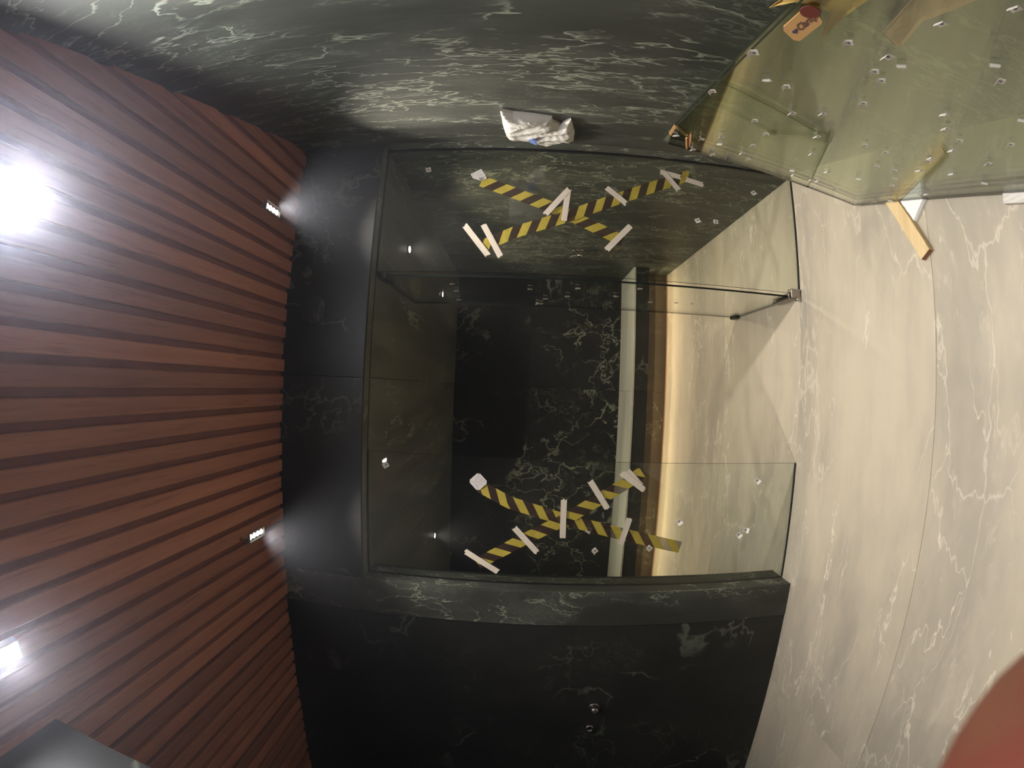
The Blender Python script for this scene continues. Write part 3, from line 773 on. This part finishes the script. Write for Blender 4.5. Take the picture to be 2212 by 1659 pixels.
# ------------------------------------------------------------------ glass sheet leaning on the right wall
BL = Vector((0.879, 1.601, 0.03)); E1 = Vector((-0.28979646, -0.9570883, 0)); E2 = Vector((0.13320095, -0.04033187, 0.99026807)); NS = Vector((-0.94777398, 0.28697618, 0.1391731))
def sp(s, t, off=0.0): return BL + E1*s + E2*t + NS*off
LS = 2.0
gs = empty('glass_sheet', sp(1.0, 0)); tag(gs, 'large greenish glass sheet leaning against the right wall, covered in small stickers', 'glass sheet')
def sheet(name, off, s0, s1, t0, tl, tr):
    bm = bmesh.new()
    fs = bm_prism(bm, [sp(s0, t0, off), sp(s1, t0, off), sp(s1, tr, off), sp(s0, tl, off)], -NS*0.008)
    bm.normal_update()
    for f in bm.faces: f.material_index = 0 if abs(f.normal.dot(NS)) > 0.5 else 1
    return link_bm(name, bm, [M_glass2, M_gedge2], gs)
sheet('pane', 0.0, 0.0, LS, 0.0, 0.962, 1.045)
sheet('middle_pane', -0.026, 0.006, LS, 0.002, 0.958, 1.041)
sheet('rear_pane', -0.036, 0.012, LS, 0.004, 0.954, 1.037)

pix = ((0.744, 0.902), (0.746, 0.847), (0.945, 0.715), (0.821, 0.664), (0.684, 0.690), (0.616, 0.748), (0.477, 0.796), (0.256, 0.811), (0.176, 0.780), (0.403, 0.713), (0.263, 0.689), (0.151, 0.674), (0.103, 0.623), (0.529, 0.599), (0.381, 0.515), (0.149, 0.445), (0.102, 0.408), (0.274, 0.367), (0.117, 0.331), (0.136, 0.310), (0.132, 0.214), (0.333, 0.262), (0.620, 0.400), (0.498, 0.324), (0.527, 0.270), (0.463, 0.206), (0.398, 0.153), (0.159, 0.022), (0.254, 0.019), (0.698, 0.294), (0.726, 0.310), (0.615, 0.242), (0.705, 0.185), (0.474, 0.045), (0.825, 0.332), (0.883, 0.375), (0.902, 0.451), (0.953, 0.514), (0.867, 0.222), (1.000, 0.311), (1.158, 0.578), (1.195, 0.793), (1.015, 0.863), (1.029, 0.733), (0.965, 0.752), (1.186, 0.632), (1.321, 0.754), (0.763, 0.094), (1.102, 0.415), (0.605, 0.472), (0.133, 0.942), (0.168, 0.852), (0.022, 0.831), (0.029, 0.747))
ORD = ['first', 'second', 'third', 'fourth', 'fifth', 'sixth', 'seventh', 'eighth', 'ninth', 'tenth', 'eleventh', 'twelfth', 'thirteenth', 'fourteenth']
BANDS = ['lowest band', 'second-lowest band', 'third-lowest band', 'third-highest band', 'second-highest band', 'topmost band']
pix = [q for q in pix if 0.005 < q[0] < LS - 0.02 and 0.005 < q[1] < 0.96]
byh = sorted(pix, key=lambda q: q[1]); nb = math.ceil(len(byh)/6)
place = {}
for bi in range(6):
    for oi, q in enumerate(sorted(byh[bi*nb:(bi+1)*nb])): place[q] = '%s, %s from doorway end' % (BANDS[bi], ORD[oi])
for (s, t) in pix:
    where = place[(s, t)]
    if 0.005 < s < LS - 0.02 and 0.005 < t < 0.96:
        sticker(sp(s, t, 0.0003), E1, E2, NS, rs.choice((0.0, 0.1, -0.1, 0.75, -0.75, 0.6)), 1.12, 'white spacer sticker on the leaning glass, ' + where, 'stickers on the leaning glass')
(s, t) = (1.034, 0.776)
o = sticker(sp(s, t, 0.0003), E1, E2, NS, 0.1, 1.25, 'brightest spacer sticker, with a purple mark, on the leaning glass sheet', 'stickers on the leaning glass')
(s, t) = (0.844, 0.992)
sticker(sp(s, t, 0.0006), E1, E2, NS, 0.7, 1.35, 'white spacer sticker astride the top edge of the leaning glass, nearer the tag', 'stickers on the leaning glass')
(s, t) = (0.582, 0.984)
sticker(sp(s, t, 0.0006), E1, E2, NS, 0.7, 1.1, 'white spacer sticker astride the top edge of the leaning glass, farther from the tag', 'stickers on the leaning glass')

# tag with heart and lettering on the front of the sheet
def spoly(pts, off): return [sp(p[0], p[1], off) for p in pts]
tg = empty('cardboard_tag', sp((1.006, 0.964)[0], (1.006, 0.964)[1], 0.002)); tag(tg, 'orange cut-corner tag with a heart and lettering at the top of the leaning glass', 'tag')
prism('card', spoly([(0.980, 0.993), (1.058, 0.995), (1.060, 0.966), (1.048, 0.948), (1.038, 0.942), (0.956, 0.940), (0.950, 0.952), (0.968, 0.986)], 0.004), -NS*0.003, M_orange, tg)
def svec(p): return sp(p[0], p[1], 0.0048)
tc_ = bpy.data.curves.new('lettering', 'FONT'); tc_.body = 'Clarity'; tc_.size = 1.0; tc_.offset = 0.022
to = bpy.data.objects.new('lettering', tc_); COL.objects.link(to)
dg = bpy.context.evaluated_depsgraph_get(); tme = bpy.data.meshes.new_from_object(to.evaluated_get(dg)); bpy.data.objects.remove(to)
xs = [v.co.x for v in tme.vertices]; x0, x1 = min(xs), max(xs)
pa, pc_, pu = svec((0.989, 0.960)), svec((1.051, 0.960)), svec((1.001, 0.978))
for v in tme.vertices:
    q = pa + (pc_ - pa)*((v.co.x - x0)/(x1 - x0)) + (pu - pa)*(v.co.y/0.72)
    v.co = q
tme.name = 'lettering'; tme.materials.clear(); tme.materials.append(M_print)
lt = bpy.data.objects.new('lettering', tme); COL.objects.link(lt); parent_to(lt, tg)
ex, ey = (pc_ - pa)/38.0, (pu - pa)/12.0
hc = svec((0.982, 0.967))
pts = []
for i in range(28):
    a = 2*math.pi*i/28
    hx = 16*math.sin(a)**3; hy = 13*math.cos(a) - 5*math.cos(2*a) - 2*math.cos(3*a) - math.cos(4*a)
    pts.append(hc + ex*hx*0.34 + ey*hy*0.30)
bm = bmesh.new(); bm.faces.new([bm.verts.new(p) for p in pts]); link_bm('heart', bm, M_purple, tg)
rd = (1.059, 0.981)
lathe('red_dot', [(0.020, 0.0), (0.020, 0.0012), (0.018, 0.0016)], sp(rd[0], rd[1], 0.0045), NS, M_red, tg, 20)

# cardboard corner pad and clip on the sheet's far end
pd = (0.202, 0.975)
cpd = empty('corner_pad', sp(pd[0], pd[1])); tag(cpd, 'small orange cardboard pad over the top edge near the far end of the leaning glass', 'edge pad')
prism('outer_flap', spoly([(0.141, 0.973), (0.246, 0.986), (0.234, 0.974), (0.127, 0.960)], 0.006), -NS*0.004, M_orange, cpd)
prism('flap_reflection', spoly([(0.200, 0.964), (0.183, 0.949), (0.126, 0.892), (0.112, 0.898), (0.163, 0.957)], -0.012), -NS*0.003, M_card, cpd)  # solid strip in place of the outer flap's mirror image
cl = (0.101, 0.881)
clip = empty('edge_clip', sp(cl[0], cl[1], 0.0)); tag(clip, 'small upright orange and red clip at the far end of the leaning glass', 'clip')
prism('front_leg', spoly([(0.144, 0.908), (0.149, 0.903), (0.027, 0.857), (0.033, 0.866)], 0.009), -NS*0.006, M_orange, clip)
prism('rear_leg', spoly([(0.205, 0.913), (0.205, 0.907), (0.130, 0.880), (0.068, 0.863), (0.066, 0.864)], 0.009), -NS*0.006, M_orange, clip)
prism('bridge', spoly([(0.144, 0.901), (0.201, 0.911), (0.068, 0.863), (0.027, 0.857)], 0.008), -NS*0.003, M_red, clip)

# folded wrapping paper wedged between the sheet and the wall
def crumple(name, poly, off, thick, mt, amp, label, cat, seed, parent=None, frame=None, cuts=3):
    fr = frame or (lambda p, o: sp(p[0], p[1], o))
    bm = bmesh.new()
    f = bm.faces.new([bm.verts.new(fr(p, off)) for p in poly])
    bmesh.ops.triangulate(bm, faces=bm.faces[:])
    for _ in range(cuts): bmesh.ops.subdivide_edges(bm, edges=bm.edges[:], cuts=1, use_grid_fill=True); bmesh.ops.triangulate(bm, faces=bm.faces[:])
    n0 = (fr(poly[0], off + 1.0) - fr(poly[0], off)).normalized()
    bnd = set(v for e in bm.edges if e.is_boundary for v in e.verts)
    base = {v: v.co.copy() for v in bm.verts}
    for v in bm.verts:
        q = base[v]
        h = abs(noise.noise(q*9 + Vector((seed, 0, 0)))) + 0.5*abs(noise.noise(q*23 + Vector((0, seed, 0))))
        v.co += n0*amp*(h if v not in bnd else 0.35*h)
    r = bmesh.ops.solidify(bm, geom=bm.faces[:], thickness=thick)
    o = link_bm(name, bm, mt, parent)
    if label: tag(o, label, cat)
    return o
crumple('wrapping_paper', [(0.999, 1.037), (1.050, 1.031), (1.101, 0.998), (1.196, 0.933), (1.170, 0.913), (1.106, 0.912), (1.025, 0.906), (0.956, 0.897), (1.060, 0.939), (1.056, 0.985), (1.048, 1.009)], -0.0105, -0.0008, M_card, -0.012,
        'yellow-brown folded wrapping paper behind the top edge of the leaning glass', 'wrapping paper', 2.0)
crumple('cardboard_scrap', [(1.077, 0.828), (1.226, 0.870), (1.258, 0.890), (1.315, 0.840), (1.276, 0.793), (1.227, 0.795), (1.156, 0.802), (1.073, 0.771), (1.058, 0.779)], -0.0105, -0.0015, M_card2, -0.008,
        'pale brown cardboard scrap seen through the leaning glass close to the frame edge', 'cardboard', 5.0)

# ------------------------------------------------------------------ blocks under and beside the sheet
tb = empty('timber_block', (0.69, 1.33, 0)); tag(tb, 'short pine timber block lying on the pale floor under the leaning glass', 'timber')
A, Bp = Vector((0.534, 1.256, 0)), Vector((0.564, 1.2105, 0))
dv = Vector((0.275, 0.148, 0)).normalized()
Lb = 0.40
bm = bmesh.new(); bm_prism(bm, [A, Bp, Bp + dv*Lb, A + dv*Lb], (0, 0, 0.0255)); bm.normal_update()
for f in bm.faces: f.material_index = 1 if abs(f.normal.dot(dv)) > 0.9 else 0
bmesh.ops.bevel(bm, geom=bm.edges[:], offset=0.0012, segments=1, affect='EDGES')
link_bm('block', bm, [M_pine, M_pineend], tb)
def fz(p, z): return (p[0], p[1], z)
fo = empty('foam_wedge', fz((0.773, 1.301), 0)); tag(fo, 'broken white polystyrene wedge on the floor against the pine block', 'foam wedge')
bm = bmesh.new()
fp0 = [(0.812, 1.358), (0.727, 1.313), (0.690, 1.271), (0.762, 1.203), (0.796, 1.233), (0.819, 1.318)]
nb_ = Vector((dv.y, -dv.x, 0)); fp = []
for p in fp0:      # keep the wedge clear of the block's side
    q = Vector((p[0], p[1], 0)); e = (q - Bp).dot(nb_)
    if e < 0.004: q += nb_*(0.004 - e)
    fp.append((q.x, q.y))
cxy = Vector((sum(p[0] for p in fp)/6, sum(p[1] for p in fp)/6, 0))
rings = []
for z, sc in ((0.0, 0.96), (0.012, 0.97), (0.024, 0.90)):
    ring = []
    for i in range(36):
        u = i/36*6; a0, a1 = Vector(fz(fp[int(u) % 6], 0)), Vector(fz(fp[(int(u)+1) % 6], 0)); p = a0.lerp(a1, u - int(u))
        p = cxy + (p - cxy)*sc; nn = noise.noise(p*70 + Vector((0, 0, z*60)))
        ring.append(bm.verts.new((p.x + 0.003*nn, p.y - 0.003*nn, z + (0.002*nn if z > 0 else 0))))
    rings.append(ring)
for i in range(2):
    for k_ in range(36): bm.faces.new((rings[i][k_], rings[i][(k_+1) % 36], rings[i+1][(k_+1) % 36], rings[i+1][k_]))
bm.faces.new(rings[0]); bm.faces.new(rings[2])
link_bm('wedge', bm, M_foam, fo)
lw = empty('white_timber', fz((0.635, 0.829), 0)); tag(lw, 'white-painted timber offcut under the near end of the leaning glass', 'timber')
bm = bmesh.new()
wa, wb = Vector(fz((0.625, 0.874), 0)), Vector(fz((0.661, 0.870), 0)); wd = Vector((-0.27, -0.96, 0)).normalized()
bm_prism(bm, [wa, wb, wb + wd*0.30, wa + wd*0.30], (0, 0, 0.0255)); bmesh.ops.bevel(bm, geom=bm.edges[:], offset=0.0015, segments=1, affect='EDGES')
link_bm('offcut', bm, M_white_wood, lw)

# ------------------------------------------------------------------ plastic bag wrapped round a fitting on the right wall
def wfr(p, off): return PR + UR*p[0] + Vector((0, 0, p[1])) + NR*off
bag = empty('plastic_bag', wfr((0.292, 1.482), 0)); tag(bag, 'crumpled white plastic bag wrapped round a fitting on the dark right wall', 'plastic bag')
outline = [(0.513, 1.634), (0.479, 1.583), (0.461, 1.504), (0.434, 1.422), (0.389, 1.418), (0.348, 1.382), (0.421, 1.342), (0.231, 1.307), (0.084, 1.299), (0.127, 1.339), (0.093, 1.387), (0.035, 1.416), (0.071, 1.478), (0.125, 1.524), (0.121, 1.573), (0.142, 1.626), (0.316, 1.634)]
bm = bmesh.new()
f = bm.faces.new([bm.verts.new((p[0], p[1], 0)) for p in outline])
bmesh.ops.triangulate(bm, faces=bm.faces[:])
for _ in range(4):
    bmesh.ops.subdivide_edges(bm, edges=bm.edges[:], cuts=1)
    bmesh.ops.triangulate(bm, faces=bm.faces[:])
def seg_d(p, a, c):
    t = max(0.0, min(1.0, (p - a).dot(c - a)/max(1e-9, (c - a).length_squared))); return (p - (a + (c - a)*t)).length
ov = [Vector((p[0], p[1], 0)) for p in outline]
def bag_h(p):
    e = min(seg_d(p, ov[i], ov[(i+1) % len(ov)]) for i in range(len(ov)))
    k_ = min(1.0, e/0.05); k_ = k_*(2 - k_)
    fold = 1.0 - abs(noise.noise(Vector((p.x*11 + p.y*7, p.y*4 - p.x*3, 2.0))))*2.0
    f2 = 1.0 - abs(noise.noise(Vector((p.x*30 - p.y*14, p.y*16 + p.x*9, 5.0))))*2.0
    fine = noise.noise(Vector((p.x*55, p.y*40, 7.0)))
    return 0.010 + 0.020*k_ + (0.014*fold + 0.004*f2 + 0.0015*fine)*min(1.0, 0.25 + k_)
for v in bm.verts:
    p = v.co.copy(); v.co = wfr((p.x, p.y), bag_h(p))
rim = [e for e in bm.edges if e.is_boundary]
ret = bmesh.ops.extrude_edge_only(bm, edges=rim)
for g_ in ret['geom']:
    if isinstance(g_, bmesh.types.BMVert): g_.co -= NR*((g_.co - PR).dot(NR) - 0.001)
link_bm('crumpled_film', bm, M_bag, bag, False)
lb = [(0.214, 1.515), (0.223, 1.502), (0.188, 1.475), (0.113, 1.481), (0.159, 1.515)]
prism('blue_label', [wfr(p, bag_h(Vector((p[0], p[1], 0))) + 0.0015) for p in lb], NR*0.003, M_blue, bag)

# ------------------------------------------------------------------ the photographer's hand at the lens edge
hand = empty('hand', (-0.09, -0.06, 1.36)); tag(hand, 'blurred bare fingertip of a hand intruding at the edge of the lens', 'hand')
def skin(name, chain_list, mt, parent, sub=2):
    verts, edges, radii = [], [], []
    for ch in chain_list:
        prev = ch['from']
        for p, r in ch['pts']:
            verts.append(p); radii.append(r)
            if prev is not None: edges.append((prev, len(verts)-1))
            prev = len(verts)-1
    me = bpy.data.meshes.new(name); me.from_pydata([tuple(v) for v in verts], edges, [])
    o = bpy.data.objects.new(name, me); COL.objects.link(o)
    md = o.modifiers.new('s', 'SKIN'); md.use_smooth_shade = True
    for i, r in enumerate(radii): me.skin_vertices[0].data[i].radius = (r, r)
    me.skin_vertices[0].data[0].use_root = True
    sd = o.modifiers.new('d', 'SUBSURF'); sd.levels = sub; sd.render_levels = sub
    dg = bpy.context.evaluated_depsgraph_get(); m2 = bpy.data.meshes.new_from_object(o.evaluated_get(dg)); m2.name = name
    bpy.data.objects.remove(o)
    m2.materials.clear(); m2.materials.append(mt)
    for p in m2.polygons: p.use_smooth = True
    r = bpy.data.objects.new(name, m2); COL.objects.link(r); parent_to(r, parent); return r
V = Vector
TIP = V((0, 0, 1.5)) + V((-0.52438, 0.29565, -0.79851))*0.056
FD = V((0.35, 0.62, 0.70)).normalized()                 # the pointing finger's direction
LD = FD.cross(V((0, 0, 1))).normalized()                # across the palm
ND = LD.cross(FD)                                       # out of the back of the hand
def hp_(f, l, n): return TIP + FD*f + LD*l + ND*n
chains = [dict(**{'from': None}, pts=[(hp_(-0.135, -0.026, -0.004), 0.028), (hp_(-0.185, -0.026, -0.008), 0.024), (hp_(-0.29, -0.03, -0.02), 0.033)]),
          dict(**{'from': 0}, pts=[(hp_(-0.088, -0.002, 0.0), 0.0170), (hp_(-0.048, 0.0, 0.002), 0.0166), (hp_(-0.022, 0.0, 0.001), 0.0168), (hp_(0.0, 0.0, 0.0), 0.0160), (hp_(0.0065, 0, -0.001), 0.0095)])]
for l, f0, r in ((-0.022, -0.092, 0.0115), (-0.042, -0.100, 0.0105), (-0.059, -0.112, 0.0090)):      # three curled fingers
    chains.append(dict(**{'from': 0}, pts=[(hp_(f0, l, 0.0), r*1.25), (hp_(f0 + 0.034, l*1.03, -0.008), r), (hp_(f0 + 0.038, l*1.03, -0.034), r*0.92), (hp_(f0 + 0.014, l*1.0, -0.044), r*0.85)]))
chains.append(dict(**{'from': 0}, pts=[(hp_(-0.125, 0.012, -0.012), 0.0150), (hp_(-0.092, 0.026, -0.024), 0.0125), (hp_(-0.064, 0.024, -0.032), 0.0108)]))   # thumb
skin('skin', chains, M_skin, hand)
